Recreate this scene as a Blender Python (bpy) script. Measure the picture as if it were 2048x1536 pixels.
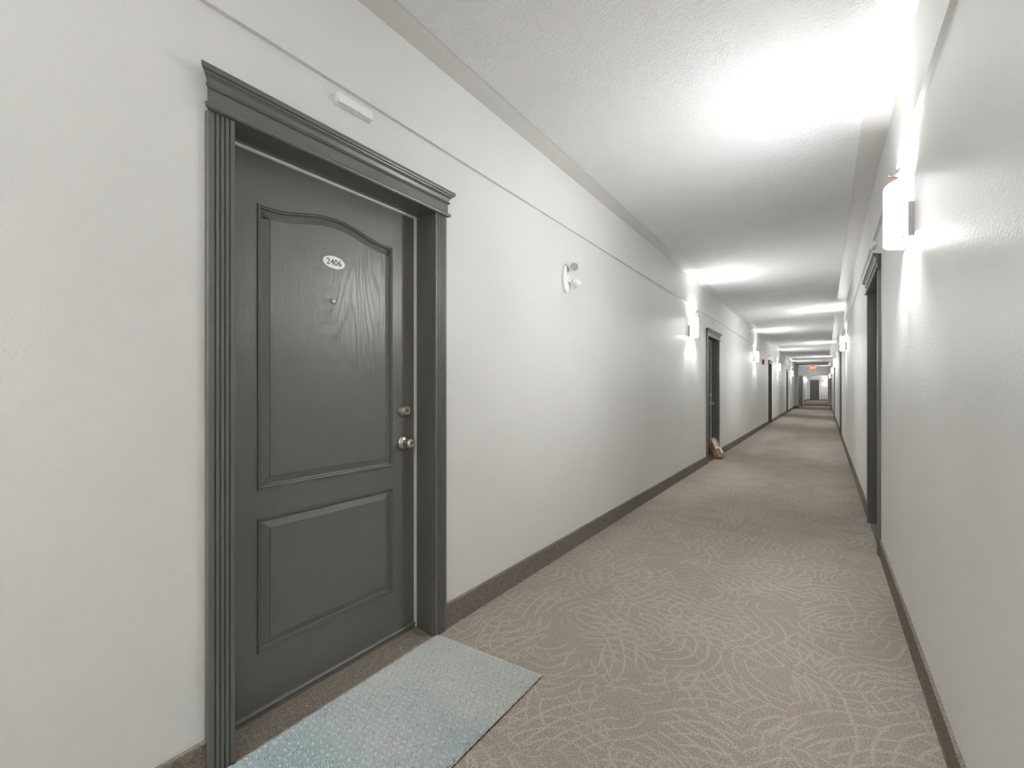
import bpy, bmesh, math, random
from mathutils import Vector, Matrix
R = math.radians
random.seed(7)
for o in list(bpy.data.objects):
    bpy.data.objects.remove(o)
SC = bpy.context.scene
COL = SC.collection

# ------------------------------------------------------------------ camera
# measured from the photograph: vanishing point of the corridor (1650, 778), focal length 935 px of 2048
FPX, VPX, VPY, EYE = 935.0, 1650.0, 778.0, 1.19
PSI = math.atan((VPX - 1024) / FPX)
cam_d = bpy.data.cameras.new('camera')
cam_d.sensor_width = 36.0
cam_d.lens = FPX / 2048 * 36.0
cam_d.shift_y = (VPY - 768) / 2048
cam_d.clip_start = 0.02
cam_d.clip_end = 200
cam = bpy.data.objects.new('camera', cam_d)
cam.location = (0, 0, EYE)
cam.rotation_euler = (R(90), 0, PSI)
COL.objects.link(cam)
SC.camera = cam

# ------------------------------------------------------------------ world and exposure
w = bpy.data.worlds.new('world')
SC.world = w
w.use_nodes = True
w.node_tree.nodes['Background'].inputs[0].default_value = (0.8, 0.8, 0.8, 1)
w.node_tree.nodes['Background'].inputs[1].default_value = 0.05
SC.view_settings.view_transform = 'Standard'
SC.view_settings.look = 'None'
SC.view_settings.gamma = 1
SC.view_settings.use_curve_mapping = False
SC.view_settings.exposure = 1.62
SHADE_GLOW = 40.0      # radiance of the opal sconce shades
UP_W, DOWN_W = 8.0, 27.0   # lamps inside each sconce

# ------------------------------------------------------------------ dimensions (metres)
XL, XR = 1.569, 0.331          # wall faces left / right of the camera
CEIL = 2.743
LEDGE, LEDGE_D = 2.362, 0.018
YB, YE, YF = -8.0, 39.0, 57.2   # back end, end wall of the corridor, far wall of the lobby
BAND_L, BAND_R = -1.42, 0.177

# ------------------------------------------------------------------ helpers
class MB:
    def __init__(s):
        s.v = []; s.f = []
    def add(s, vs, fs):
        b = len(s.v)
        s.v += [tuple(p) for p in vs]
        s.f += [tuple(b + i for i in f) for f in fs]
        return s
    def box(s, a, b):
        x0, y0, z0 = a; x1, y1, z1 = b
        x0, x1 = min(x0, x1), max(x0, x1); y0, y1 = min(y0, y1), max(y0, y1); z0, z1 = min(z0, z1), max(z0, z1)
        return s.add([(x0,y0,z0),(x1,y0,z0),(x1,y1,z0),(x0,y1,z0),(x0,y0,z1),(x1,y0,z1),(x1,y1,z1),(x0,y1,z1)],
                     [(0,3,2,1),(4,5,6,7),(0,1,5,4),(1,2,6,5),(2,3,7,6),(3,0,4,7)])
    def prism(s, pts, axis, a, b):
        """polygon of 2-d points extruded along an axis ('x','y','z') from a to b"""
        def P(p, t):
            return {'x': (t, p[0], p[1]), 'y': (p[0], t, p[1]), 'z': (p[0], p[1], t)}[axis]
        n = len(pts)
        return s.add([P(p, a) for p in pts] + [P(p, b) for p in pts],
                     [tuple(range(n)), tuple(range(2*n-1, n-1, -1))] + [(i, (i+1) % n, n+(i+1) % n, n+i) for i in range(n)])
    def lathe(s, prof, n=24, axis='x', c=(0, 0, 0)):
        """profile of (radius, along); ends closed"""
        vs = []; fs = []
        for r, t in prof:
            for k in range(n):
                a = 2*math.pi*k/n
                p = (r*math.cos(a), r*math.sin(a))
                q = {'x': (t, p[0], p[1]), 'y': (p[0], t, p[1]), 'z': (p[0], p[1], t)}[axis]
                vs.append((q[0]+c[0], q[1]+c[1], q[2]+c[2]))
        m = len(prof)
        for i in range(m-1):
            for k in range(n):
                fs.append((i*n+k, i*n+(k+1) % n, (i+1)*n+(k+1) % n, (i+1)*n+k))
        fs.append(tuple(range(n))); fs.append(tuple(range((m-1)*n, m*n)))
        return s.add(vs, fs)
    def mesh(s, name, smooth=False, bevel=0.0, angle=40):
        me = bpy.data.meshes.new(name)
        me.from_pydata(s.v, [], s.f)
        bm = bmesh.new(); bm.from_mesh(me)
        bmesh.ops.recalc_face_normals(bm, faces=bm.faces)
        if bevel > 0:
            es = [e for e in bm.edges if len(e.link_faces) == 2 and e.calc_face_angle(0) > R(30)]
            bmesh.ops.bevel(bm, geom=es, offset=bevel, segments=2, affect='EDGES', profile=0.6)
        if smooth:
            for f in bm.faces: f.smooth = True
            for e in bm.edges:
                if len(e.link_faces) == 2 and e.calc_face_angle(0) > R(angle): e.smooth = False
        bm.to_mesh(me); bm.free()
        return me

def obj(name, me, mat, parent=None, loc=None, rot=None):
    if isinstance(me, MB): me = me.mesh(name)
    o = bpy.data.objects.new(name, me)
    COL.objects.link(o)
    if mat is not None and len(me.materials) == 0: me.materials.append(mat)
    if parent is not None: o.parent = parent
    if loc is not None: o.location = loc
    if rot is not None: o.rotation_euler = rot
    return o

def tag(o, label=None, cat=None, group=None, kind=None):
    if label: o['label'] = label
    if cat: o['category'] = cat
    if group: o['group'] = group
    if kind: o['kind'] = kind
    return o

def empty(name, loc=(0, 0, 0), rz=0.0):
    o = bpy.data.objects.new(name, None)
    o.empty_display_size = 0.1
    o.location = loc; o.rotation_euler = (0, 0, rz)
    COL.objects.link(o)
    return o

def copy_tree(o, parent=None):
    c = o.copy(); COL.objects.link(c); c.parent = parent
    for ch in list(o.children): copy_tree(ch, c)
    return c

# ------------------------------------------------------------------ materials
class NT:
    def __init__(s, name):
        s.m = bpy.data.materials.new(name); s.m.use_nodes = True
        s.t = s.m.node_tree; s.b = s.t.nodes['Principled BSDF']
    def n(s, typ, **kw):
        k = s.t.nodes.new(typ)
        ins = kw.pop('ins', {})
        for a, v in kw.items(): setattr(k, a, v)
        for i, v in ins.items():
            if isinstance(v, bpy.types.NodeSocket): s.t.links.new(v, k.inputs[i])
            else: k.inputs[i].default_value = v
        return k
    def math(s, op, a, b=None, c=None, clamp=False):
        k = s.n('ShaderNodeMath', operation=op, use_clamp=clamp)
        for i, v in enumerate((a, b, c)):
            if v is None: continue
            if isinstance(v, bpy.types.NodeSocket): s.t.links.new(v, k.inputs[i])
            else: k.inputs[i].default_value = v
        return k.outputs[0]
    def ss(s, v, lo, hi):
        k = s.n('ShaderNodeMapRange', interpolation_type='SMOOTHSTEP', ins={0: v, 1: lo, 2: hi})
        return k.outputs[0]
    def mix(s, f, a, b):
        k = s.n('ShaderNodeMix', data_type='RGBA')
        for i, v in ((0, f), (6, a), (7, b)):
            if isinstance(v, bpy.types.NodeSocket): s.t.links.new(v, k.inputs[i])
            else: k.inputs[i].default_value = v
        return k.outputs[2]
    def link(s, a, b): s.t.links.new(a, s.b.inputs[b])
    def set(s, **kw):
        for k, v in kw.items(): s.b.inputs[k.replace('_', ' ')].default_value = v
        return s
    def bump(s, h, strength, dist):
        k = s.n('ShaderNodeBump', ins={'Strength': strength, 'Distance': dist, 'Height': h})
        s.t.links.new(k.outputs[0], s.b.inputs['Normal'])

def plain(name, col, rough=0.5, metal=0.0, emit=None, es=0.0, spec=0.5):
    k = NT(name)
    k.set(Base_Color=(*col, 1), Roughness=rough, Metallic=metal)
    k.b.inputs['Specular IOR Level'].default_value = spec
    if emit:
        k.b.inputs['Emission Color'].default_value = (*emit, 1); k.b.inputs['Emission Strength'].default_value = es
    return k.m

def paint(name, col, rough, scale, strength, dist, spec=0.4):
    """rolled / sprayed wall paint with orange-peel relief"""
    k = NT(name); k.set(Roughness=rough); k.b.inputs['Specular IOR Level'].default_value = spec
    tc = k.n('ShaderNodeTexCoord').outputs['Object']
    a = k.n('ShaderNodeTexNoise', ins={'Vector': tc, 'Scale': scale, 'Detail': 3.0, 'Roughness': 0.55}).outputs[0]
    b = k.n('ShaderNodeTexNoise', ins={'Vector': tc, 'Scale': scale*0.35, 'Detail': 2.0}).outputs[0]
    h = k.math('ADD', k.ss(a, 0.42, 0.68), k.math('MULTIPLY', k.ss(b, 0.45, 0.7), 0.35))
    k.bump(h, strength, dist)
    g = k.n('ShaderNodeTexNoise', ins={'Vector': tc, 'Scale': 1.3, 'Detail': 4.0}).outputs[0]
    c2 = tuple(x*0.965 for x in col)
    k.link(k.mix(k.ss(g, 0.35, 0.7), (*col, 1), (*c2, 1)), 'Base Color')
    return k.m

M = {}
WALL_COL = (0.825, 0.821, 0.806)
M['wall'] = paint('wall_paint', WALL_COL, 0.40, 105, 0.26, 0.0014, 0.5)
M['border'] = paint('ceiling_border_paint', (0.74, 0.735, 0.72), 0.36, 20, 0.02, 0.0005, 0.5)
M['ceiling'] = paint('popcorn_ceiling', (0.91, 0.915, 0.93), 0.9, 105, 0.9, 0.0028, 0.1)

def carpet(name, per_tile, plane='xy', base=(0.395, 0.353, 0.306), line=(0.590, 0.552, 0.494), dark=1.0):
    k = NT(name); k.set(Roughness=1.0); k.b.inputs['Specular IOR Level'].default_value = 0.05
    tc = k.n('ShaderNodeTexCoord').outputs['Object']
    if per_tile:
        oi = k.n('ShaderNodeObjectInfo').outputs['Random']
        off = k.n('ShaderNodeVectorMath', operation='SCALE', ins={0: (37.0, 53.0, 0.0), 'Scale': oi}).outputs[0]
        v = k.n('ShaderNodeVectorMath', operation='ADD', ins={0: tc, 1: off}).outputs[0]
    else:
        v = tc
    if plane == 'yz':
        sp_ = k.n('ShaderNodeSeparateXYZ', ins={0: v})
        v = k.n('ShaderNodeCombineXYZ', ins={0: sp_.outputs[1], 1: sp_.outputs[2], 2: sp_.outputs[0]}).outputs[0]
    wn = k.n('ShaderNodeTexNoise', ins={'Vector': v, 'Scale': 3.0, 'Detail': 1.0}).outputs[1]
    wn = k.n('ShaderNodeVectorMath', operation='SUBTRACT', ins={0: wn, 1: (0.5, 0.5, 0.5)}).outputs[0]
    wn = k.n('ShaderNodeVectorMath', operation='SCALE', ins={0: wn, 'Scale': 0.09}).outputs[0]
    vw = k.n('ShaderNodeVectorMath', operation='ADD', ins={0: v, 1: wn}).outputs[0]
    fine = k.n('ShaderNodeTexNoise', ins={'Vector': v, 'Scale': 170.0, 'Detail': 2.0}).outputs[0]
    tot = None
    for i, (sc, fr, wd, o) in enumerate(((1.25, 15.0, 0.15, 0.0), (1.6, 11.5, 0.15, 3.3), (2.0, 9.5, 0.14, 7.7), (2.6, 7.0, 0.13, 12.1))):
        vo = k.n('ShaderNodeVectorMath', operation='ADD', ins={0: vw, 1: (o, o*1.7, 0.0)}).outputs[0]
        vv = k.n('ShaderNodeTexVoronoi', feature='F1', voronoi_dimensions='2D', ins={'Vector': vo, 'Scale': sc, 'Randomness': 1.0}).outputs['Distance']
        p = k.math('PINGPONG', k.math('MULTIPLY', vv, fr), 0.5)     # 0..0.5 triangle
        p = k.math('ADD', p, k.math('MULTIPLY', k.math('SUBTRACT', fine, 0.5), 0.30))
        ln = k.math('SUBTRACT', 1.0, k.ss(p, wd*0.35, wd))
        mk = k.n('ShaderNodeTexNoise', ins={'Vector': vo, 'Scale': 3.4, 'Detail': 1.0}).outputs[0]
        ln = k.math('MULTIPLY', ln, k.ss(vv, 0.10, 0.20))
        ln = k.math('MULTIPLY', ln, k.ss(mk, 0.46, 0.54))
        tot = ln if tot is None else k.math('MAXIMUM', tot, ln)
    tot = k.math('MULTIPLY', tot, k.ss(fine, 0.25, 0.6))
    c = k.mix(k.math('MULTIPLY', tot, 0.80), (*base, 1), (*line, 1))
    fl = k.n('ShaderNodeTexNoise', ins={'Vector': v, 'Scale': 185.0, 'Detail': 2.0}).outputs[0]
    c = k.mix(k.math('MULTIPLY', k.ss(fl, 0.50, 0.66), 0.50), c, (base[0]*1.7, base[1]*1.7, base[2]*1.7, 1))
    c = k.mix(k.math('MULTIPLY', k.ss(fl, 0.50, 0.34), 0.60), c, (base[0]*0.55, base[1]*0.52, base[2]*0.5, 1))
    big = k.n('ShaderNodeTexNoise', ins={'Vector': tc if not per_tile else k.n('ShaderNodeNewGeometry').outputs['Position'], 'Scale': 0.9, 'Detail': 2.0}).outputs[0]
    c = k.mix(k.math('MULTIPLY', k.ss(big, 0.4, 0.75), 0.22), c, (base[0]*0.72, base[1]*0.70, base[2]*0.66, 1))
    k.link(c, 'Base Color')
    k.bump(k.math('ADD', fl, k.math('MULTIPLY', fine, 0.6)), 0.55, 0.004)
    return k.m
M['carpet_tile'] = carpet('carpet_tile', True)
M['carpet'] = carpet('carpet', False)
M['carpet_base'] = carpet('carpet_base', False, 'yz', (0.215, 0.190, 0.165), (0.275, 0.247, 0.218))
M['carpet_ramp'] = carpet('carpet_ramp', False, 'xy', (0.275, 0.243, 0.208), (0.350, 0.318, 0.278))

def door_paint(name, grain):
    k = NT(name); k.set(Base_Color=(0.140, 0.139, 0.128, 1), Roughness=0.33); k.b.inputs['Specular IOR Level'].default_value = 0.75
    tc = k.n('ShaderNodeTexCoord').outputs['Object']
    if grain:
        m1 = k.n('ShaderNodeMapping', ins={0: tc, 3: (1, 300, 9)}).outputs[0]
        a = k.n('ShaderNodeTexNoise', ins={'Vector': m1, 'Scale': 1.0, 'Detail': 3.0, 'Roughness': 0.6}).outputs[0]
        m2 = k.n('ShaderNodeMapping', ins={0: tc, 3: (1, 5.5, 1.1)}).outputs[0]
        b = k.n('ShaderNodeTexNoise', ins={'Vector': m2, 'Scale': 1.0, 'Detail': 0.5}).outputs[0]
        fr = k.math('PINGPONG', k.math('MULTIPLY', b, 24.0), 0.5)
        ring = k.math('SUBTRACT', 1.0, k.ss(fr, 0.04, 0.20))
        pore = k.ss(a, 0.52, 0.66)
        hgt = k.math('ADD', k.math('MULTIPLY', pore, 0.6), k.math('MULTIPLY', k.math('MULTIPLY', ring, k.ss(a, 0.35, 0.6)), 0.7))
        hgt = k.math('SUBTRACT', 1.0, hgt)
        k.bump(hgt, 0.30, 0.0012)
    else:
        a = k.n('ShaderNodeTexNoise', ins={'Vector': tc, 'Scale': 60.0, 'Detail': 3.0}).outputs[0]
        k.bump(a, 0.08, 0.0010)
    sm = k.n('ShaderNodeTexNoise', ins={'Vector': tc, 'Scale': 5.0, 'Detail': 4.0}).outputs[0]
    k.link(k.math('ADD', 0.27, k.math('MULTIPLY', sm, 0.14)), 'Roughness')
    return k.m
M['leaf'] = door_paint('door_leaf_paint', True)
M['trim'] = door_paint('door_trim_paint', False)
M['strip'] = plain('weatherstrip', (0.86, 0.85, 0.80), 0.6)
M['nickel'] = plain('satin_nickel', (0.62, 0.59, 0.55), 0.28, 1.0)
M['nickel_dark'] = plain('keyway_metal', (0.28, 0.27, 0.25), 0.35, 1.0)
M['white'] = plain('white_plastic', (0.93, 0.93, 0.935), 0.4)
M['offwhite'] = plain('off_white_plastic', (0.88, 0.875, 0.86), 0.4)
M['plaque'] = plain('number_plaque_white', (0.93, 0.93, 0.91), 0.3)
M['ink'] = plain('number_ink', (0.05, 0.05, 0.05), 0.5)
def opal():
    # opal glass: bulb falloff put into the emission, ends dimmed against a wall halo
    k = NT('opal_shade_lit'); k.set(Base_Color=(0.85, 0.85, 0.85, 1), Roughness=0.4)
    y = k.n('ShaderNodeSeparateXYZ', ins={0: k.n('ShaderNodeTexCoord').outputs['Object']}).outputs[1]
    g = k.n('ShaderNodeMapRange', interpolation_type='SMOOTHSTEP', ins={0: k.math('ABSOLUTE', y), 1: 0.035, 2: 0.118, 3: 1.0, 4: 0.012}).outputs[0]
    k.b.inputs['Emission Color'].default_value = (1.0, 0.995, 0.98, 1)
    k.link(k.math('MULTIPLY', g, SHADE_GLOW), 'Emission Strength')
    return k.m
M['shade'] = opal()
M['plate'] = plain('brushed_back_plate', (0.74, 0.73, 0.71), 0.4, 0.0)
M['chrome'] = plain('chrome', (0.7, 0.7, 0.7), 0.18, 1.0)
M['red'] = plain('alarm_red', (0.45, 0.03, 0.025), 0.4)
M['bulb_red'] = plain('sprinkler_bulb_red', (0.7, 0.05, 0.04), 0.2)
M['lens'] = plain('lamp_lens', (0.25, 0.25, 0.25), 0.1, 0.6)
M['reflector'] = plain('lamp_reflector', (0.62, 0.62, 0.60), 0.22, 0.8)
M['dark'] = plain('dark_gap', (0.02, 0.02, 0.02), 0.7)
M['exit_face'] = plain('exit_sign_face', (0.6, 0.1, 0.06), 0.5, 0, (1.0, 0.16, 0.10), 0.34)
M['exit_letter'] = plain('exit_sign_letter', (0.9, 0.4, 0.2), 0.5, 0, (1.0, 0.48, 0.26), 0.9)
M['alum'] = plain('threshold_aluminium', (0.72, 0.70, 0.66), 0.35, 0.6)
M['slot'] = plain('outlet_slot', (0.06, 0.06, 0.06), 0.6)
M['vent'] = plain('vent_grey', (0.30, 0.30, 0.30), 0.6)
M['label'] = plain('shipping_label', (0.88, 0.88, 0.90), 0.6)
M['label_ink'] = plain('label_print', (0.25, 0.25, 0.30), 0.7)

def kraft():
    k = NT('kraft_paper'); k.set(Roughness=0.75)
    tc = k.n('ShaderNodeTexCoord').outputs['Object']
    a = k.n('ShaderNodeTexNoise', ins={'Vector': tc, 'Scale': 22.0, 'Detail': 4.0}).outputs[0]
    k.link(k.mix(k.ss(a, 0.35, 0.7), (0.46, 0.27, 0.125, 1), (0.34, 0.185, 0.075, 1)), 'Base Color')
    k.bump(a, 0.6, 0.01)
    return k.m
M['kraft'] = kraft()

def mat_pile():
    k = NT('mat_pile'); k.set(Roughness=1.0); k.b.inputs['Specular IOR Level'].default_value = 0.05
    tc = k.n('ShaderNodeTexCoord').outputs['Object']
    m = k.n('ShaderNodeMapping', ins={0: tc, 3: (2.2, 3.2, 0.0)}).outputs[0]
    a = k.n('ShaderNodeTexNoise', ins={'Vector': m, 'Scale': 1.0, 'Detail': 2.0}).outputs[0]
    sep = k.n('ShaderNodeSeparateXYZ', ins={0: tc}).outputs[1]
    grad = k.math('ADD', k.math('MULTIPLY', sep, 1.0), k.math('MULTIPLY', k.math('SUBTRACT', a, 0.5), 1.1))
    f = k.ss(grad, -0.42, 0.28)
    base = k.mix(f, (0.485, 0.600, 0.618, 1), (0.680, 0.705, 0.682, 1))
    fl = k.n('ShaderNodeAttribute', attribute_name='fleck').outputs['Fac']
    base = k.mix(k.ss(fl, 0.55, 0.9), base, (0.80, 0.80, 0.775, 1))
    base = k.mix(k.math('MULTIPLY', k.ss(fl, 0.18, 0.0), 0.5), base, (0.36, 0.41, 0.415, 1))
    k.link(base, 'Base Color')
    return k.m
M['mat_pile'] = mat_pile()
M['mat_back'] = plain('mat_backing', (0.10, 0.11, 0.11), 0.9)

# ------------------------------------------------------------------ door positions (centre of opening along the wall)
HALF = 0.4535            # half of the clear opening
JAMB = 0.02
DOOR_H = 2.036
LEFT_DOORS = [1.2005, 8.41, 18.20, 26.85]
RIGHT_DOORS = [4.75, 14.15, 23.40, 36.10]
RO = HALF + JAMB         # half of the rough opening

# ------------------------------------------------------------------ shell
def wall_run(mb, face, out, doors, y0, y1):
    """lower wall (with door openings) and the slightly proud upper band; out = +1 wall body towards +x"""
    t = 0.16*out
    ys = [y0]
    for d in doors: ys += [d-RO, d+RO]
    ys.append(y1)
    for i in range(0, len(ys), 2):
        mb.box((face, ys[i], 0), (face+t, ys[i+1], LEDGE))
    for d in doors:
        mb.box((face, d-RO, DOOR_H+JAMB), (face+t, d+RO, LEDGE))
    mb.box((face-LEDGE_D*out, y0, LEDGE), (face+t, y1, CEIL+0.03))

mb = MB(); wall_run(mb, -XL, -1, LEFT_DOORS, YB, YE)
tag(obj('wall_left', mb, M['wall']), 'long pale grey textured wall with the numbered door, on the left', 'wall', kind='structure')
mb = MB(); wall_run(mb, XR, 1, RIGHT_DOORS, YB, YE)
tag(obj('wall_right', mb, M['wall']), 'pale grey textured wall close on the right, seen at a slant', 'wall', kind='structure')

mb = MB().box((BAND_L, YB, CEIL-0.005), (BAND_R, YE, CEIL+0.03))
tag(obj('ceiling', mb, M['ceiling']), 'white popcorn textured corridor ceiling', 'ceiling', kind='structure')
mb = MB().box((-XL+LEDGE_D, YB, CEIL), (BAND_L, YE, CEIL+0.03))
tag(obj('trim_1', mb, M['border']), 'smooth grey ceiling border strip along the left wall', 'ceiling trim', kind='structure')
mb = MB().box((BAND_R, YB, CEIL), (XR-LEDGE_D, YE, CEIL+0.03))
tag(obj('trim_2', mb, M['border']), 'smooth grey ceiling border strip along the right wall', 'ceiling trim', kind='structure')

mb = MB().box((-XL, YB-0.16, 0), (XR, YB, CEIL))
tag(obj('wall_back', mb, M['wall']), 'pale grey wall closing the corridor behind the viewer', 'wall', kind='structure')

# floor: slab, carpet tiles near the camera, continuous carpet beyond
TILE = 0.5
TX0, TY0 = -1.615, 2.319
Y_TILE0, Y_TILE1 = TY0-7*TILE, TY0+28*TILE
floor = obj('floor', MB().box((-XL-0.16, YB-0.16, -0.10), (XR+0.16, YE, -0.008)), M['dark'])
tag(floor, 'taupe carpet tile corridor floor with pale swirl pattern', 'floor', kind='structure')
def tile_mesh(name, x0, x1):
    me = MB().box((x0, -TILE/2+0.0001, -0.008), (x1, TILE/2-0.0001, 0)).mesh(name, bevel=0.0011)
    me.materials.append(M['carpet_tile'])
    return me
cols = []
for i in range(4):
    c = TX0 + TILE*(i+0.5)
    a = max(-TILE/2+0.0001, -XL-c); b = min(TILE/2-0.0001, XR-c)
    cols.append((c, tile_mesh('carpet_tile', a, b)))
y = Y_TILE0
while y < Y_TILE1-0.01:
    for c, me in cols:
        obj('carpet_tile', me, None, floor, (c, y+TILE/2, random.uniform(-0.0006, 0.0)))
    y += TILE
obj('carpet_field', MB().box((-XL, Y_TILE1, -0.008), (XR, YE, 0)), M['carpet'], floor)
obj('carpet_field', MB().box((-XL, YB, -0.008), (XR, Y_TILE0, 0)), M['carpet'], floor)
for d, sx in [(d, -1) for d in LEFT_DOORS] + [(d, 1) for d in RIGHT_DOORS]:
    f = -XL if sx < 0 else XR
    obj('carpet_ramp', MB().prism([(f, -0.006), (f, 0.0), (f+sx*0.105, 0.019), (f+sx*0.16, 0.019), (f+sx*0.16, -0.006)], 'y', d-HALF, d+HALF), M['carpet_ramp'], floor)

# baseboards (carpet cove base)
CAS_OUT = HALF + 0.005 + 0.080
def baseboard(name, label, face, inw, doors, y0, y1):
    mb = MB(); bb = MB()
    ys = [y0]
    for d in doors: ys += [d-CAS_OUT, d+CAS_OUT]
    ys.append(y1)
    for i in range(0, len(ys), 2):
        mb.prism([(face, 0), (face+inw*0.012, 0), (face+inw*0.009, 0.010), (face+inw*0.009, 0.116), (face, 0.116)], 'y', ys[i], ys[i+1])
        bb.prism([(face, 0.114), (face+inw*0.011, 0.114), (face+inw*0.011, 0.120), (face+inw*0.008, 0.123), (face, 0.123)], 'y', ys[i], ys[i+1])
    o = obj(name, mb, M['carpet_base'])
    tag(o, label, 'baseboard', kind='structure')
    obj('binding', bb, M['carpet_ramp'], o)
baseboard('baseboard_left', 'brown carpet baseboard along the left wall', -XL, 1, LEFT_DOORS, YB, 34.15)
baseboard('baseboard_right', 'brown carpet baseboard along the right wall', XR, -1, RIGHT_DOORS, YB, YE)

# ------------------------------------------------------------------ the apartment door (local: +x into the corridor, y along the wall)
def inset_loop(pts, d):
    n = len(pts); out = []
    for i in range(n):
        p0, p1, p2 = pts[i-1], pts[i], pts[(i+1) % n]
        def nrm(a, b):
            dx, dy = b[0]-a[0], b[1]-a[1]; L = math.hypot(dx, dy)
            return (-dy/L, dx/L)            # inward for counter-clockwise loops
        n1, n2 = nrm(p0, p1), nrm(p1, p2)
        k = d/(1+n1[0]*n2[0]+n1[1]*n2[1])
        out.append((p1[0]+(n1[0]+n2[0])*k, p1[1]+(n1[1]+n2[1])*k))
    return out

XF = -0.116               # door face behind the wall plane
def leaf_mesh(hw=0.4505, p0=-0.3195, p1=0.3105):
    mb = MB()
    zb, zt = 0.022, 2.031
    arch = []
    mid, aw = (p0+p1)/2, 0.262
    n = 36
    for i in range(n+1):
        yy = p1 + (p0-p1)*i/n
        t = min(1, abs(yy-mid)/aw)
        arch.append((yy, 1.855+0.043*(1-t*t)**2))
    up = [(p0, 0.826), (p1, 0.826)] + arch
    lo = [(p0, 0.239), (p1, 0.239), (p1, 0.728), (p0, 0.728)]
    P = lambda q: (XF, q[0], q[1])
    def face(pts): mb.add([P(q) for q in pts], [tuple(range(len(pts)))])
    face([(-hw, zb), (p0, zb), (p0, zt), (-hw, zt)])
    face([(p1, zb), (hw, zb), (hw, zt), (p1, zt)])
    face([(p0, zb), (p1, zb), (p1, 0.239), (p0, 0.239)])
    face([(p0, 0.728), (p1, 0.728), (p1, 0.826), (p0, 0.826)])
    # top rail as strips above the arch
    for i in range(n):
        a, b = arch[i], arch[i+1]
        face([b, a, (a[0], zt), (b[0], zt)])
    prof = [(0, 0), (0.002, 0.006), (0.006, 0.006), (0.008, 0.0015), (0.0095, 0.004), (0.0125, 0.003), (0.016, -0.0075), (0.019, -0.009), (0.0455, -0.001), (0.0465, 0.0012)]
    for loop in (up, lo):
        m = len(loop); vs = []; fs = []
        for d, wv in prof:
            lp = loop if d == 0 else inset_loop(loop, d)
            vs += [(XF+wv, q[0], q[1]) for q in lp]
        for k in range(len(prof)-1):
            for i in range(m):
                fs.append((k*m+i, k*m+(i+1) % m, (k+1)*m+(i+1) % m, (k+1)*m+i))
        fs.append(tuple(range((len(prof)-1)*m, len(prof)*m)))
        mb.add(vs, fs)
    # sides and back
    X2 = XF-0.042
    mb.add([(XF, -hw, zb), (XF, hw, zb), (XF, hw, zt), (XF, -hw, zt), (X2, -hw, zb), (X2, hw, zb), (X2, hw, zt), (X2, -hw, zt)],
           [(0, 4, 5, 1), (1, 5, 6, 2), (2, 6, 7, 3), (3, 7, 4, 0), (4, 7, 6, 5)])
    me = bpy.data.meshes.new('door_leaf')
    me.from_pydata(mb.v, [], mb.f)
    bm = bmesh.new(); bm.from_mesh(me)
    bmesh.ops.remove_doubles(bm, verts=bm.verts, dist=1e-5)
    bmesh.ops.recalc_face_normals(bm, faces=bm.faces)
    # make sure the front looks into the corridor
    s = sum(f.normal.x*f.calc_area() for f in bm.faces if f.calc_center_median().x > XF-0.012)
    if s < 0: bmesh.ops.reverse_faces(bm, faces=bm.faces)
    bm.to_mesh(me); bm.free()
    return me

def casing_profile():
    # across the casing: t from the opening edge (0) outwards (0.080), depth w
    W, D = 0.080, 0.0185
    pts = [(0, 0), (0, D-0.002), (0.002, D)]
    for g in (0.016, 0.030, 0.044, 0.058):
        pts += [(g-0.0028, D), (g-0.0014, D-0.006), (g+0.0014, D-0.006), (g+0.0028, D)]
    pts += [(W-0.003, D), (W, D-0.003), (W, 0)]
    return pts

HEAD = [(0.0, 2.036), (0.028, 2.036), (0.033, 2.040), (0.034, 2.046), (0.032, 2.052), (0.022, 2.055), (0.022, 2.100), (0.028, 2.101), (0.031, 2.105),
        (0.029, 2.110), (0.025, 2.113), (0.030, 2.126), (0.037, 2.133), (0.040, 2.134), (0.042, 2.139), (0.049, 2.141), (0.050, 2.144), (0.050, 2.157), (0.0, 2.157)]

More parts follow.
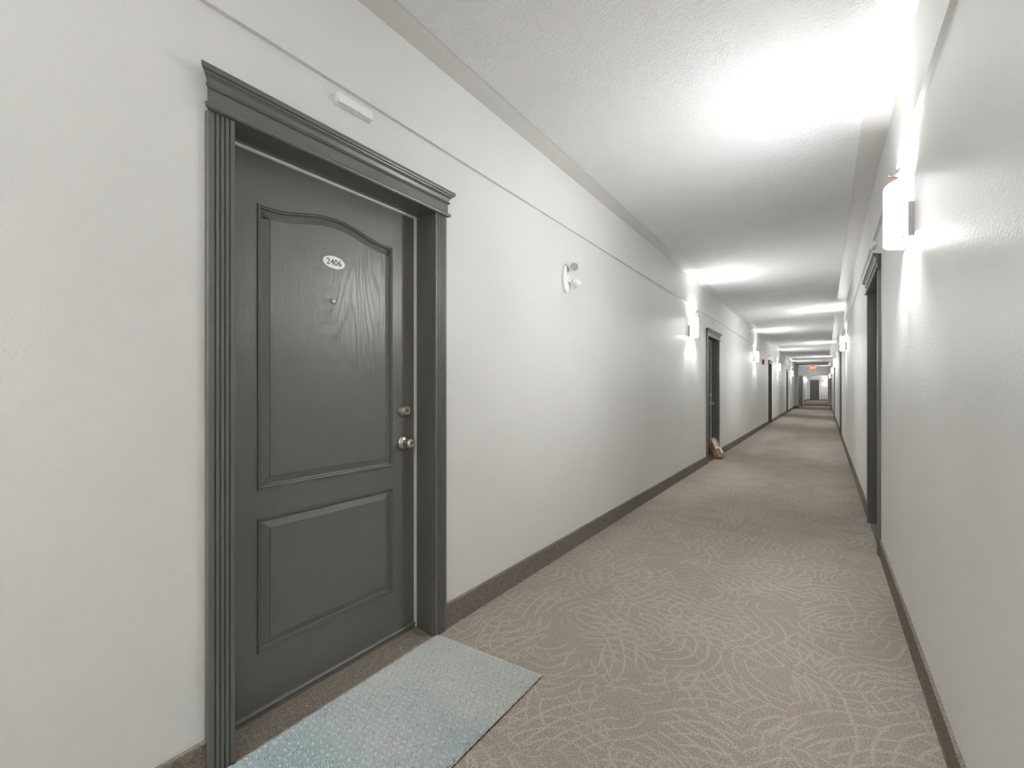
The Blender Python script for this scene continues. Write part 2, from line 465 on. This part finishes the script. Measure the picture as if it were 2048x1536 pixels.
def build_door(label):
    t = empty('door_1')
    tag(t, label, 'door', kind='structure')
    leaf = obj('door_leaf', leaf_mesh(), M['leaf'], t)
    # sweep along the bottom edge
    pr = [(XF, 0.020), (XF+0.010, 0.020), (XF+0.010, 0.026), (XF+0.006, 0.028), (XF+0.008, 0.031), (XF+0.012, 0.036), (XF+0.012, 0.042), (XF+0.007, 0.047), (XF, 0.049)]
    obj('door_sweep', MB().prism(pr, 'y', -0.447, 0.447).mesh('door_sweep', smooth=True, angle=50), M['trim'], leaf)
    # knob
    ky, kz = 0.3745, 0.933
    k = obj('door_knob', MB().lathe([(0.0, 0), (0.033, 0), (0.034, 0.002), (0.033, 0.006), (0.028, 0.012), (0.016, 0.016), (0.013, 0.024), (0.014, 0.030), (0.021, 0.037), (0.0255, 0.046),
          (0.0255, 0.052), (0.022, 0.060), (0.016, 0.0645), (0.0155, 0.062), (0.0, 0.062)], 32).mesh('door_knob', smooth=True), M['nickel'], leaf, (XF, ky, kz))
    d = obj('deadbolt', MB().lathe([(0.0, 0), (0.0295, 0), (0.0305, 0.003), (0.029, 0.006), (0.0205, 0.028), (0.019, 0.030), (0.0175, 0.0285), (0.0, 0.0285)], 32).mesh('deadbolt', smooth=True, angle=30), M['nickel'], leaf, (XF, ky, 1.087))
    obj('keyhole', MB().lathe([(0, 0.0), (0.0095, 0.0), (0.0095, 0.0015), (0, 0.0015)], 20).box((0.0012, -0.0012, -0.006), (0.0022, 0.0012, 0.006)), M['nickel_dark'], t, (XF+0.0622, ky, kz))
    obj('keyhole', MB().lathe([(0, 0.0), (0.0115, 0.0), (0.0115, 0.0015), (0, 0.0015)], 20).box((0.0012, -0.0012, -0.007), (0.0022, 0.0012, 0.007)), M['nickel_dark'], t, (XF+0.0288, ky, 1.087))
    obj('peephole', MB().lathe([(0.0115, 0), (0.0125, 0.002), (0.012, 0.005), (0.009, 0.0065), (0.0065, 0.0055), (0.0045, 0.004), (0, 0.0048)], 24).mesh('peephole', smooth=True), M['nickel'], leaf, (XF+0.0012, -0.0095, 1.553))
    # jambs and weatherstrip
    for s in (-1, 1):
        obj('jamb', MB().box((-0.16, s*HALF, 0.0), (0.0, s*RO, DOOR_H+JAMB)), M['trim'], t)
        obj('weatherstrip', MB().box((XF+0.001, s*(HALF-0.009), 0.022), (XF+0.012, s*HALF, DOOR_H)), M['strip'], t)
    obj('head_jamb', MB().box((-0.16, -HALF, DOOR_H), (0.0, HALF, DOOR_H+JAMB)), M['trim'], t)
    obj('weatherstrip', MB().box((XF+0.001, -HALF+0.009, DOOR_H-0.009), (XF+0.012, HALF-0.009, DOOR_H)), M['strip'], t)
    # fluted casings
    cp = casing_profile()
    for s in (-1, 1):
        pts = [(w_, s*(HALF+0.005+t_)) for t_, w_ in cp]
        obj('casing', MB().prism(pts, 'z', 0.0, 2.0355), M['trim'], t)
    # mitred cornice head
    n = len(HEAD); vs = []
    for s in (-1, 1):
        vs += [(w_, s*(CAS_OUT + w_ - 0.020), z_) for w_, z_ in HEAD]
    obj('casing_head', MB().add(vs, [tuple(range(n)), tuple(range(2*n-1, n-1, -1))] + [(i, (i+1) % n, n+(i+1) % n, n+i) for i in range(n)]), M['trim'], t)
    return t

door1 = build_door('dark grey two-panel apartment door with oval number 2406 in fluted casing')
door1.location = (-XL, LEFT_DOORS[0], 0)
left_labels = ['dark grey apartment door on the left wall with brown package leaning on it',
               'dark grey apartment door on the left wall just past the red fire alarm',
               'dark grey apartment door farthest along the left corridor wall']
right_labels = ['dark grey apartment door on the right wall, nearest to the viewer',
                'dark grey apartment door, second along the right wall',
                'dark grey apartment door, third along the right wall',
                'dark grey apartment door, last on the right wall before the corridor end']
for i, d in enumerate(LEFT_DOORS[1:]):
    c = copy_tree(door1); c.location = (-XL, d, 0); c.name = 'door_%d' % (i+2); c['label'] = left_labels[i]
for i, d in enumerate(RIGHT_DOORS):
    c = copy_tree(door1); c.location = (XR, d, 0); c.rotation_euler = (0, 0, math.pi); c.name = 'door_%d' % (i+5); c['label'] = right_labels[i]

# number plaque on the near door
def text_mesh(body, size, extrude, sx=1.0):
    cu = bpy.data.curves.new('text', 'FONT'); cu.body = body; cu.size = size; cu.extrude = extrude
    cu.align_x = 'CENTER'; cu.align_y = 'CENTER'; cu.resolution_u = 4
    ob = bpy.data.objects.new('text', cu); COL.objects.link(ob)
    dg = bpy.context.evaluated_depsgraph_get(); dg.update()
    me = bpy.data.meshes.new_from_object(ob.evaluated_get(dg))
    bpy.data.objects.remove(ob)
    return me
pl = MB().add([], [])
ell = [(0.0525*math.cos(2*math.pi*i/48), 0.026*math.sin(2*math.pi*i/48)) for i in range(48)]
plaque = obj('number_plaque', MB().prism(ell, 'x', 0.0, 0.003).mesh('number_plaque', bevel=0.0006), M['plaque'], door1, (XF+0.0012, -0.0075, 1.711))
plaque['label'] = 'white oval number plaque reading 2406'
tm = text_mesh('2406', 0.036, 0.0004)
obj('number', tm, M['ink'], plaque, (0.0034, 0, -0.0005), (R(90), 0, R(90)))

# ------------------------------------------------------------------ wall sconces (local: +x out of the wall, origin at the plate's bottom centre)
def build_sconce():
    t = empty('wall_sconce')
    tag(t, '-', 'wall sconce', 'opal wall sconces along the corridor')
    obj('back_plate', MB().box((0.0, -0.139, 0.0), (0.020, 0.139, 0.155)).mesh('back_plate', bevel=0.002), M['plate'], t)
    n = 28; o_ = []; i_ = []
    for k in range(n+1):
        a = math.pi*k/n
        o_.append((0.021+0.075*math.sin(a)**0.85, -0.1315*math.cos(a)))
        i_.append((0.021+0.0715*math.sin(a)**0.85, -0.1275*math.cos(a)))
    sh = MB().prism(o_+i_[::-1], 'z', 0.004, 0.270)
    for s_ in (-1, 1):      # end lips that close the shade against the wall above the plate
        sh.box((0.0005, s_*0.1275, 0.156), (0.0212, s_*0.1315, 0.270))
    obj('shade', sh.mesh('shade', smooth=True), M['shade'], t)
    bar = obj('bracket_bar', MB().box((0.020, -0.122, 0.012), (0.034, 0.122, 0.016)), M['chrome'], t)
    for s in (-1, 1):
        obj('thumb_screw', MB().lathe([(0, -0.010), (0.005, -0.010), (0.006, -0.004), (0.006, 0.0), (0, 0.0)], 12, 'z', (0.027, s*0.055, 0.012)).mesh('thumb_screw', smooth=True), M['chrome'], bar)
    sk = obj('lamp_socket', MB().lathe([(0, 0.0), (0.016, 0.0), (0.016, 0.05), (0.012, 0.055), (0, 0.055)], 16, 'z', (0.052, 0, 0.018)).mesh('lamp_socket', smooth=True), M['white'], t)
    for nm, zz, rx, W, ang, sy in (('lamp_up', 0.150, math.pi, UP_W, 120, 1.0), ('lamp_down', 0.085, 0.0, DOWN_W, 130, 1.0)):
        L = bpy.data.lights.new(nm, 'SPOT'); L.energy = W; L.color = (1.0, 0.995, 0.98)
        L.spot_size = R(ang); L.spot_blend = 0.85; L.shadow_soft_size = 0.018
        lo = bpy.data.objects.new(nm, L); COL.objects.link(lo)
        lo.parent = t; lo.location = (0.056, 0, zz); lo.rotation_euler = (rx, 0, 0)
    return t
sc0 = build_sconce()
SCONCES = [  # x, y, z of plate bottom, rotation, label
    (XR, 2.880, 1.880, math.pi, 'large glowing white sconce on the right wall, nearest to the viewer'),
    (-XL, 6.870, 1.915, 0, 'glowing white sconce on the left wall beside the door with the package'),
    (XR, 10.80, 1.910, math.pi, 'glowing white sconce, second along the right wall'),
    (-XL, 14.05, 1.915, 0, 'glowing white sconce on the left wall beside the red fire alarm'),
    (XR, 18.70, 1.915, math.pi, 'glowing white sconce, third along the right wall'),
    (-XL, 21.30, 1.915, 0, 'glowing white sconce on the left wall above the small thermostat'),
    (XR, 26.70, 1.915, math.pi, 'glowing white sconce, fourth along the right wall'),
    (-XL, 30.30, 1.915, 0, 'glowing white sconce on the left wall just before the column'),
    (XR, 37.25, 1.915, math.pi, 'glowing white sconce, last on the right wall before the exit'),
    (-XL, 46.5, 1.915, 0, 'nearer of the two sconces on the lobby left wall past the exit sign'),
    (-XL, 54.0, 1.915, 0, 'farther of the two sconces on the lobby left wall near the far door'),
    (0.075, YF, 1.915, -math.pi/2, 'glowing sconce on the far wall right of the far dark door'),
    (-XL, -0.55, 1.915, 0, 'added white sconce, unseen, on the left wall just behind the viewer'),  # unseen; added near the wall's lamp spacing to brighten the near corridor
    (XR, -2.2, 1.915, math.pi, 'added white sconce, unseen, on the right wall behind the viewer'),  # added out of view as fill for the near walls and floor
    (-XL, -3.6, 1.915, 0, 'added white sconce, unseen, on the left wall farther behind the viewer'),  # unseen extra lamp, put in for more light near the camera
    (XR, -6.0, 1.915, math.pi, 'added white sconce, unseen, on the right wall farthest behind the viewer'),  # lamp added out of view, fills the corridor from behind the camera
]
for i, (x, y, z, rz, lab) in enumerate(SCONCES):
    c = sc0 if i == 0 else copy_tree(sc0)
    c.location = (x, y, z); c.rotation_euler = (0, 0, rz); c['label'] = lab

# ------------------------------------------------------------------ end of the corridor
mb = MB().box((-XL, 34.15, 0), (-1.385, 34.75, CEIL))
col = tag(obj('wall_column', mb, M['wall']), 'pale grey square column against the left wall before the exit', 'column', kind='structure')
obj('baseboard', MB().box((-XL, 34.138, 0), (-1.373, 34.762, 0.12)), M['carpet_base'], col)

OX0, OX1, OH = -1.27, 0.147, 2.13
mb = MB().box((-XL, YE, 0), (OX0, YE+0.16, CEIL)).box((OX1, YE, 0), (XR+0.16, YE+0.16, CEIL)).box((OX0, YE, OH), (OX1, YE+0.16, CEIL))
endw = tag(obj('wall_end', mb, M['wall']), 'pale grey end wall with the opening under the exit sign', 'wall', kind='structure')
mb = MB().box((-XL, YE-0.01, 0), (OX0-0.04, YE, 0.12)).box((OX1+0.04, YE-0.01, 0), (XR, YE, 0.12))
obj('baseboard', mb, M['carpet_base'], endw)
fd = empty('door_9', (0, YE, 0))
tag(fd, 'pair of grey fire doors held open under the exit sign', 'double door', kind='structure')
obj('frame', MB().box((OX0-0.04, -0.012, 0), (OX0, 0.17, OH)).box((OX1, -0.012, 0), (OX1+0.04, 0.17, OH)).box((OX0-0.04, -0.012, OH), (OX1+0.04, 0.17, OH+0.04)), M['wall'], fd)
obj('threshold', MB().prism([(-0.06, 0), (-0.03, 0.012), (0.15, 0.012), (0.18, 0)], 'x', OX0, OX1), M['alum'], fd)
obj('strike_plate', MB().box((-0.72, -0.005, OH-0.015), (-0.63, 0.06, OH)), M['dark'], fd)
obj('strike_plate', MB().box((-0.55, -0.005, OH-0.015), (-0.46, 0.06, OH)), M['dark'], fd)
def fire_leaf(hx, hy, ang, wd, s):
    L = obj('door_leaf', MB().box((0, -0.0225, 0.015), (wd, 0.0225, 2.12)).mesh('door_leaf', bevel=0.002), M['trim'], fd, (hx, hy, 0), (0, 0, ang))
    obj('glass_light', MB().box((wd*0.55, -0.026, 1.15), (wd*0.80, 0.026, 1.85)), M['lens'], L)
    obj('lever_handle', MB().lathe([(0, -0.065), (0.012, -0.065), (0.012, 0.065), (0, 0.065)], 12, 'y', (wd-0.07, 0, 1.02)).box((wd-0.20, -0.075, 1.008), (wd-0.058, -0.06, 1.032)).box((wd-0.20, 0.06, 1.008), (wd-0.058, 0.075, 1.032)), M['chrome'], L)
    obj('door_holder', MB().box((wd-0.12, -0.04, 0.02), (wd-0.06, 0.04, 0.14)), M['offwhite'], L)
fire_leaf(OX0-0.075, -0.06, R(-99), 0.90, 1)
fire_leaf(OX1+0.055, -0.06, R(-90.5), 0.72, -1)

# lobby beyond
lob = MB().box((-XL-0.16, YE+0.16, 0), (-XL, YF+0.16, CEIL))
tag(obj('wall_lobby_left', lob, M['wall']), 'pale lobby wall on the left beyond the exit opening', 'wall', kind='structure')
tag(obj('wall_lobby_right', MB().box((0.50, YE+0.16, 0), (0.66, YF+0.16, CEIL)), M['wall']), 'pale lobby wall on the right beyond the exit opening', 'wall', kind='structure')
FD_C, FD_H = -0.895, 0.305      # far door: centre and half opening
mb = MB().box((-XL, YF, 0), (FD_C-FD_H-0.02, YF+0.16, CEIL)).box((FD_C+FD_H+0.02, YF, 0), (0.50, YF+0.16, CEIL)).box((FD_C-FD_H-0.02, YF, 2.056), (FD_C+FD_H+0.02, YF+0.16, CEIL))
farw = tag(obj('wall_far', mb, M['wall']), 'far pale wall with the distant dark door', 'wall', kind='structure')
mb = MB().box((-XL, YF-0.01, 0), (FD_C-FD_H-0.085, YF, 0.12)).box((FD_C+FD_H+0.085, YF-0.01, 0), (0.5, YF, 0.12)).box((-XL, YE+0.16, 0), (-XL+0.01, YF, 0.12)).box((0.49, YE+0.16, 0), (0.5, YF, 0.12))
obj('baseboard', mb, M['carpet_base'], farw)
tag(obj('floor_lobby', MB().box((-XL-0.16, YE, -0.1), (0.66, YF+0.16, 0)), M['carpet']), 'grey brown lobby carpet beyond the metal threshold', 'floor', kind='structure')
tag(obj('ceiling_lobby', MB().box((-XL-0.16, YE+0.16, CEIL), (0.66, YF+0.16, CEIL+0.1)), M['ceiling']), 'white ceiling of the lobby beyond the exit', 'ceiling', kind='structure')
fdo = empty('door_10', (FD_C, YF, 0), -math.pi/2)
tag(fdo, 'distant dark two-panel door on the far lobby wall', 'door', kind='structure')
lf = obj('door_leaf', leaf_mesh(FD_H-0.004, -0.20, 0.20), M['leaf'], fdo, (0.05, 0, 0))
obj('door_knob', MB().lathe([(0, 0), (0.033, 0), (0.03, 0.01), (0.014, 0.02), (0.025, 0.045), (0.022, 0.06), (0, 0.064)], 20).mesh('door_knob', smooth=True), M['nickel'], lf, (XF, -FD_H+0.07, 0.94))
for s in (-1, 1):
    obj('jamb', MB().box((-0.16, s*FD_H, 0), (0.0, s*(FD_H+0.02), 2.056)), M['trim'], fdo)
    obj('casing', MB().box((0.0, s*(FD_H+0.005), 0), (0.018, s*(FD_H+0.085), 2.04)), M['trim'], fdo)
obj('head_jamb', MB().box((-0.16, -FD_H, 2.036), (0.0, FD_H, 2.056)), M['trim'], fdo)
obj('casing_head', MB().box((0.0, -FD_H-0.09, 2.04), (0.022, FD_H+0.09, 2.15)), M['trim'], fdo)

# exit sign
ex = empty('exit_sign', (-0.634, 36.7, CEIL-0.005))
tag(ex, 'lit red exit sign hanging from the ceiling at the corridor end', 'exit sign')
obj('canopy', MB().box((-0.08, -0.03, -0.02), (0.08, 0.03, 0.0)), M['white'], ex)
obj('housing', MB().box((-0.18, -0.025, -0.285), (0.18, 0.025, -0.02)).mesh('housing', bevel=0.006), M['white'], ex)
fc = obj('sign_face', MB().box((-0.168, -0.028, -0.273), (0.168, -0.024, -0.032)), M['exit_face'], ex)
obj('lettering', text_mesh('EXIT', 0.17, 0.001), M['exit_letter'], fc, (0, -0.0295, -0.152), (R(90), 0, 0))

# ------------------------------------------------------------------ things on walls and ceiling
def chime(x, y, rz, label):
    t = empty('door_chime', (x, y, 2.288), rz)
    tag(t, label, 'chime box', 'white chime boxes above the doors')
    obj('base', MB().box((0, -0.084, 0.0), (0.010, 0.084, 0.040)).mesh('base', bevel=0.002), M['offwhite'], t)
    obj('cover', MB().box((0.010, -0.082, 0.002), (0.030, 0.082, 0.038)).mesh('cover', bevel=0.004), M['white'], t)
    obj('latch_tab', MB().box((0.012, -0.006, -0.002), (0.020, 0.006, 0.002)), M['offwhite'], t)
    return t
chime(-XL, 1.195, 0, 'white plastic chime box above the door numbered 2406')
chime(-XL, 8.46, 0, 'white plastic chime box above the left door with the package')
chime(-XL, 18.15, 0, 'white plastic chime box above the left door past the fire alarm')
chime(-XL, 26.85, 0, 'white plastic chime box above the farthest left door')
chime(XR, 4.60, math.pi, 'white plastic chime box above the nearest right door')

def sprinkler(x, y, z, rz, label):
    t = empty('sprinkler_head', (x, y, z), rz)
    tag(t, label, 'sprinkler', 'sidewall sprinkler heads')
    obj('escutcheon', MB().lathe([(0, 0), (0.030, 0), (0.030, 0.003), (0.022, 0.010), (0.016, 0.012), (0, 0.012)], 24).mesh('escutcheon', smooth=True), M['white'], t)
    obj('body', MB().lathe([(0, 0.012), (0.011, 0.012), (0.011, 0.024), (0, 0.024)], 16).mesh('body', smooth=True), M['chrome'], t)
    for s in (-1, 1):
        obj('frame_arm', MB().prism([(0.022, s*0.010), (0.046, s*0.004), (0.050, s*0.004), (0.050, s*0.007), (0.024, s*0.014)], 'z', -0.003, 0.003), M['chrome'], t)
    obj('glass_bulb', MB().lathe([(0, 0.024), (0.003, 0.025), (0.0035, 0.036), (0.002, 0.044), (0, 0.044)], 12).mesh('glass_bulb', smooth=True), M['bulb_red'], t)
    obj('deflector', MB().box((0.049, -0.014, -0.004), (0.052, 0.014, 0.014)).box((0.036, -0.014, 0.012), (0.052, 0.014, 0.0145)), M['chrome'], t)
sprinkler(XR, 3.17, 2.312, math.pi, 'small sprinkler head with red bulb above the nearest right sconce')
sprinkler(-XL, 7.26, 2.290, 0, 'small white sprinkler head above the left sconce by the package door')

# emergency light with two heads
em = empty('emergency_light', (-XL, 3.03, 1.985))
tag(em, 'white twin-head emergency light on the left wall past the numbered door', 'emergency light')
pts = []
for i in range(40):
    a = 2*math.pi*i/40
    r = 0.085+0.012*math.cos(2*a+math.pi)
    pts.append((0.052*math.cos(a), 0.098*math.sin(a)))
obj('back_plate', MB().prism(pts, 'x', 0, 0.022).mesh('back_plate', bevel=0.005, smooth=True), M['white'], em)
def lamp_head(wx, y, z, dirv, base):
    d = Vector(dirv).normalized()
    rot = d.to_track_quat('X', 'Z').to_euler()
    h = obj('lamp_head', MB().lathe([(0, -0.030), (0.020, -0.030), (0.026, -0.022), (0.034, 0.010), (0.036, 0.018), (0.036, 0.024), (0.032, 0.024), (0.030, 0.018), (0, 0.014)], 28).mesh('lamp_head', smooth=True), M['white'], em, (wx, y, z), rot)
    obj('lamp_lens', MB().lathe([(0, 0.0145), (0.029, 0.019), (0.029, 0.0205), (0.018, 0.0225), (0, 0.0235)], 24).mesh('lamp_lens', smooth=True), M['reflector'], h)
    c = Vector((wx, y, z)); b = Vector(base); ax = c-b
    q = ax.to_track_quat('X', 'Z').to_euler()
    obj('swivel_arm', MB().lathe([(0, 0), (0.010, 0), (0.009, ax.length*0.7), (0.013, ax.length*0.75), (0.013, ax.length), (0, ax.length)], 14).mesh('swivel_arm', smooth=True), M['offwhite'], em, base, q)
lamp_head(0.060, 0.022, 0.082, (0.55, -0.80, 0.0), (0.018, 0.006, 0.045))
lamp_head(0.062, 0.052, -0.026, (0.50, 0.62, -0.75), (0.018, 0.010, -0.012))

def outlet(y, z, label):
    t = empty('wall_outlet', (-XL, y, z))
    tag(t, label, 'outlet', 'white wall outlets')
    obj('cover_plate', MB().box((0, -0.036, -0.058), (0.006, 0.036, 0.058)).mesh('cover_plate', bevel=0.002), M['white'], t)
    for s in (-1, 1):
        k = obj('socket', MB().box((0.004, -0.017, s*0.021-0.014), (0.0075, 0.017, s*0.021+0.014)).mesh('socket', bevel=0.001), M['offwhite'], t)
        obj('slots', MB().box((0.0070, -0.0075, s*0.021-0.003), (0.0078, -0.0055, s*0.021+0.006)).box((0.0070, 0.0055, s*0.021-0.003), (0.0078, 0.0075, s*0.021+0.005)), M['slot'], k)
outlet(6.02, 0.385, 'white power outlet low on the left wall before the package door')
outlet(13.40, 0.43, 'white power outlet low on the left wall past the package door')

t = empty('fire_alarm', (-XL, 15.9, 1.93))
tag(t, 'small red fire alarm strobe on the left wall', 'fire alarm')
obj('housing', MB().box((0, -0.06, 0), (0.05, 0.06, 0.145)).mesh('housing', bevel=0.004), M['red'], t)
obj('strobe_lens', MB().box((0.05, -0.04, 0.03), (0.065, 0.04, 0.065)).mesh('strobe_lens', bevel=0.004), M['white'], t)

t = empty('thermostat', (-XL, 22.3, 1.50))
tag(t, 'white thermostat box on the left wall below a sconce', 'thermostat')
obj('body', MB().box((0, -0.07, 0), (0.03, 0.07, 0.13)).mesh('body', bevel=0.004), M['white'], t)
obj('display', MB().box((0.030, -0.045, 0.065), (0.0315, 0.045, 0.105)), M['lens'], t)

sm = empty('smoke_detector', (-0.615, 8.72, CEIL-0.005))
tag(sm, 'round white smoke detector on the corridor ceiling', 'smoke detector')
obj('base', MB().lathe([(0, 0), (0.095, 0), (0.095, -0.010), (0.088, -0.014), (0, -0.014)], 40, 'z').mesh('base', smooth=True), M['white'], sm)
bd = obj('body', MB().lathe([(0.0, -0.014), (0.066, -0.014), (0.062, -0.034), (0.050, -0.044), (0.020, -0.049), (0, -0.049)], 40, 'z').mesh('body', smooth=True), M['white'], sm)
for k in range(8):
    a = 2*math.pi*k/8
    obj('vent_slot', MB().box((-0.010, -0.003, -0.004), (0.010, 0.003, 0.004)), M['vent'], bd, (0.0625*math.cos(a), 0.0625*math.sin(a), -0.026), (0, 0, a+math.pi/2))

# ------------------------------------------------------------------ door mat
MX0, MX1, MY0, MY1 = -1.546, -0.968, 0.665, 1.669
mat = empty('door_mat', ((MX0+MX1)/2, (MY0+MY1)/2, 0.0))
tag(mat, 'pale blue grey tufted door mat in front of the numbered door', 'door mat')
hx, hy = (MX1-MX0)/2, (MY1-MY0)/2
obj('backing', MB().box((-hx+0.003, -hy+0.003, 0.0), (hx-0.003, hy-0.003, 0.006)).mesh('backing', bevel=0.001), M['mat_back'], mat)
vs = []; fs = []; fleck = []
rng = random.Random(3)
sp = 0.0056
nx, ny = int(2*hx/sp), int(2*hy/sp)
for i in range(nx):
    for j in range(ny):
        cx = -hx+0.003+(i+0.5)*(2*hx-0.006)/nx+rng.uniform(-0.0014, 0.0014)
        cy = -hy+0.003+(j+0.5)*(2*hy-0.006)/ny+rng.uniform(-0.0014, 0.0014)
        ex_, ey_ = min(cx+hx, hx-cx), min(cy+hy, hy-cy)
        edge = min(1.0, min(ex_, ey_)/0.012)
        hgt = 0.006+(0.0115+rng.uniform(-0.0018, 0.0018))*(0.45+0.55*edge)
        tx = rng.uniform(-0.002, 0.002); ty = rng.uniform(-0.002, 0.002)
        if ex_ < 0.008: tx += 0.003*(1 if cx > 0 else -1)
        if ey_ < 0.008: ty += 0.003*(1 if cy > 0 else -1)
        # rows of pale flecks, brick-like
        row = j//4
        on = (j % 4 in (0, 1)) and ((i+row*2+rng.choice((0, 0, 1))) % 5 in (0, 1)) and rng.random() < 0.62
        fv = rng.uniform(0.72, 1.0) if on else rng.uniform(0.0, 0.62)
        b = len(vs)
        a0 = rng.uniform(0, 1.57)
        for r_, z_, k_ in ((0.0030, 0.0045, 0.0), (0.0036, hgt*0.75, 0.6)):
            for q in range(4):
                a = a0+q*math.pi/2
                vs.append((cx+tx*k_+r_*math.cos(a), cy+ty*k_+r_*math.sin(a), z_)); fleck.append(fv)
        vs.append((cx+tx, cy+ty, hgt)); fleck.append(fv)
        for q in range(4):
            p = (q+1) % 4
            fs.append((b+q, b+p, b+4+p, b+4+q)); fs.append((b+4+q, b+4+p, b+8))
me = bpy.data.meshes.new('pile'); me.from_pydata(vs, [], fs)
at = me.attributes.new('fleck', 'FLOAT', 'POINT'); at.data.foreach_set('value', fleck)
for p in me.polygons: p.use_smooth = True
pile = obj('pile', me, M['mat_pile'], mat); pile['kind'] = 'stuff'

# ------------------------------------------------------------------ package leaning against the second left door
pk = empty('package', (-1.500, 8.60, 0.0), R(-20))
tag(pk, 'brown kraft paper package with white labels leaning against the second left door', 'package')
PL, PW, PT = 0.37, 0.20, 0.075      # length, width, thickness
bm = bmesh.new()
bmesh.ops.create_cube(bm, size=1.0)
bmesh.ops.subdivide_edges(bm, edges=bm.edges, cuts=9, use_grid_fill=True)
rg = random.Random(5)
for v in bm.verts:
    x, y, z = v.co
    # x thickness, y width, z length; top end is a folded flap (thin), middle bulges
    k = 1.0 - 0.45*max(0.0, (z-0.25)/0.25)**1.5
    bulge = 1.0+0.12*(1-(2*y)**2)*(1-(2*z)**2)
    rr = 1.0-0.10*(abs(2*y)**6)*(abs(2*z)**6)
    v.co = (x*PT*k*bulge*rr, y*PW*rr*(1-0.03*max(0, z)), z*PL)
    v.co += Vector((rg.uniform(-1, 1), rg.uniform(-1, 1), rg.uniform(-1, 1)))*0.0035
bmesh.ops.recalc_face_normals(bm, faces=bm.faces)
me = bpy.data.meshes.new('wrapping'); bm.to_mesh(me); bm.free()
TILT = R(-29)
MT = Matrix.Translation((-0.068, 0, 0.186)) @ Matrix.Rotation(TILT, 4, 'Y')
me.transform(MT)
lowest = min(v.co.z for v in me.vertices)
me.transform(Matrix.Translation((0, 0, -lowest)))
wrap = obj('wrapping', me, M['kraft'], pk)
def on_pkg(mbx, name, mat_, par):
    m_ = mbx.mesh(name); m_.transform(MT); m_.transform(Matrix.Translation((0, 0, -lowest)))
    return obj(name, m_, mat_, par)
lb = on_pkg(MB().box((0.0425, -0.078, -0.03), (0.0445, 0.022, 0.145)), 'shipping_label', M['label'], pk)
lb2 = on_pkg(MB().box((0.0425, 0.020, -0.12), (0.0445, 0.085, -0.01)), 'return_label', M['label'], pk)
mbx = MB()
for k in range(5):
    mbx.box((0.0440, -0.068, 0.125-k*0.028), (0.0449, 0.012-0.012*(k % 3), 0.135-k*0.028))
on_pkg(mbx, 'label_print', M['label_ink'], lb)
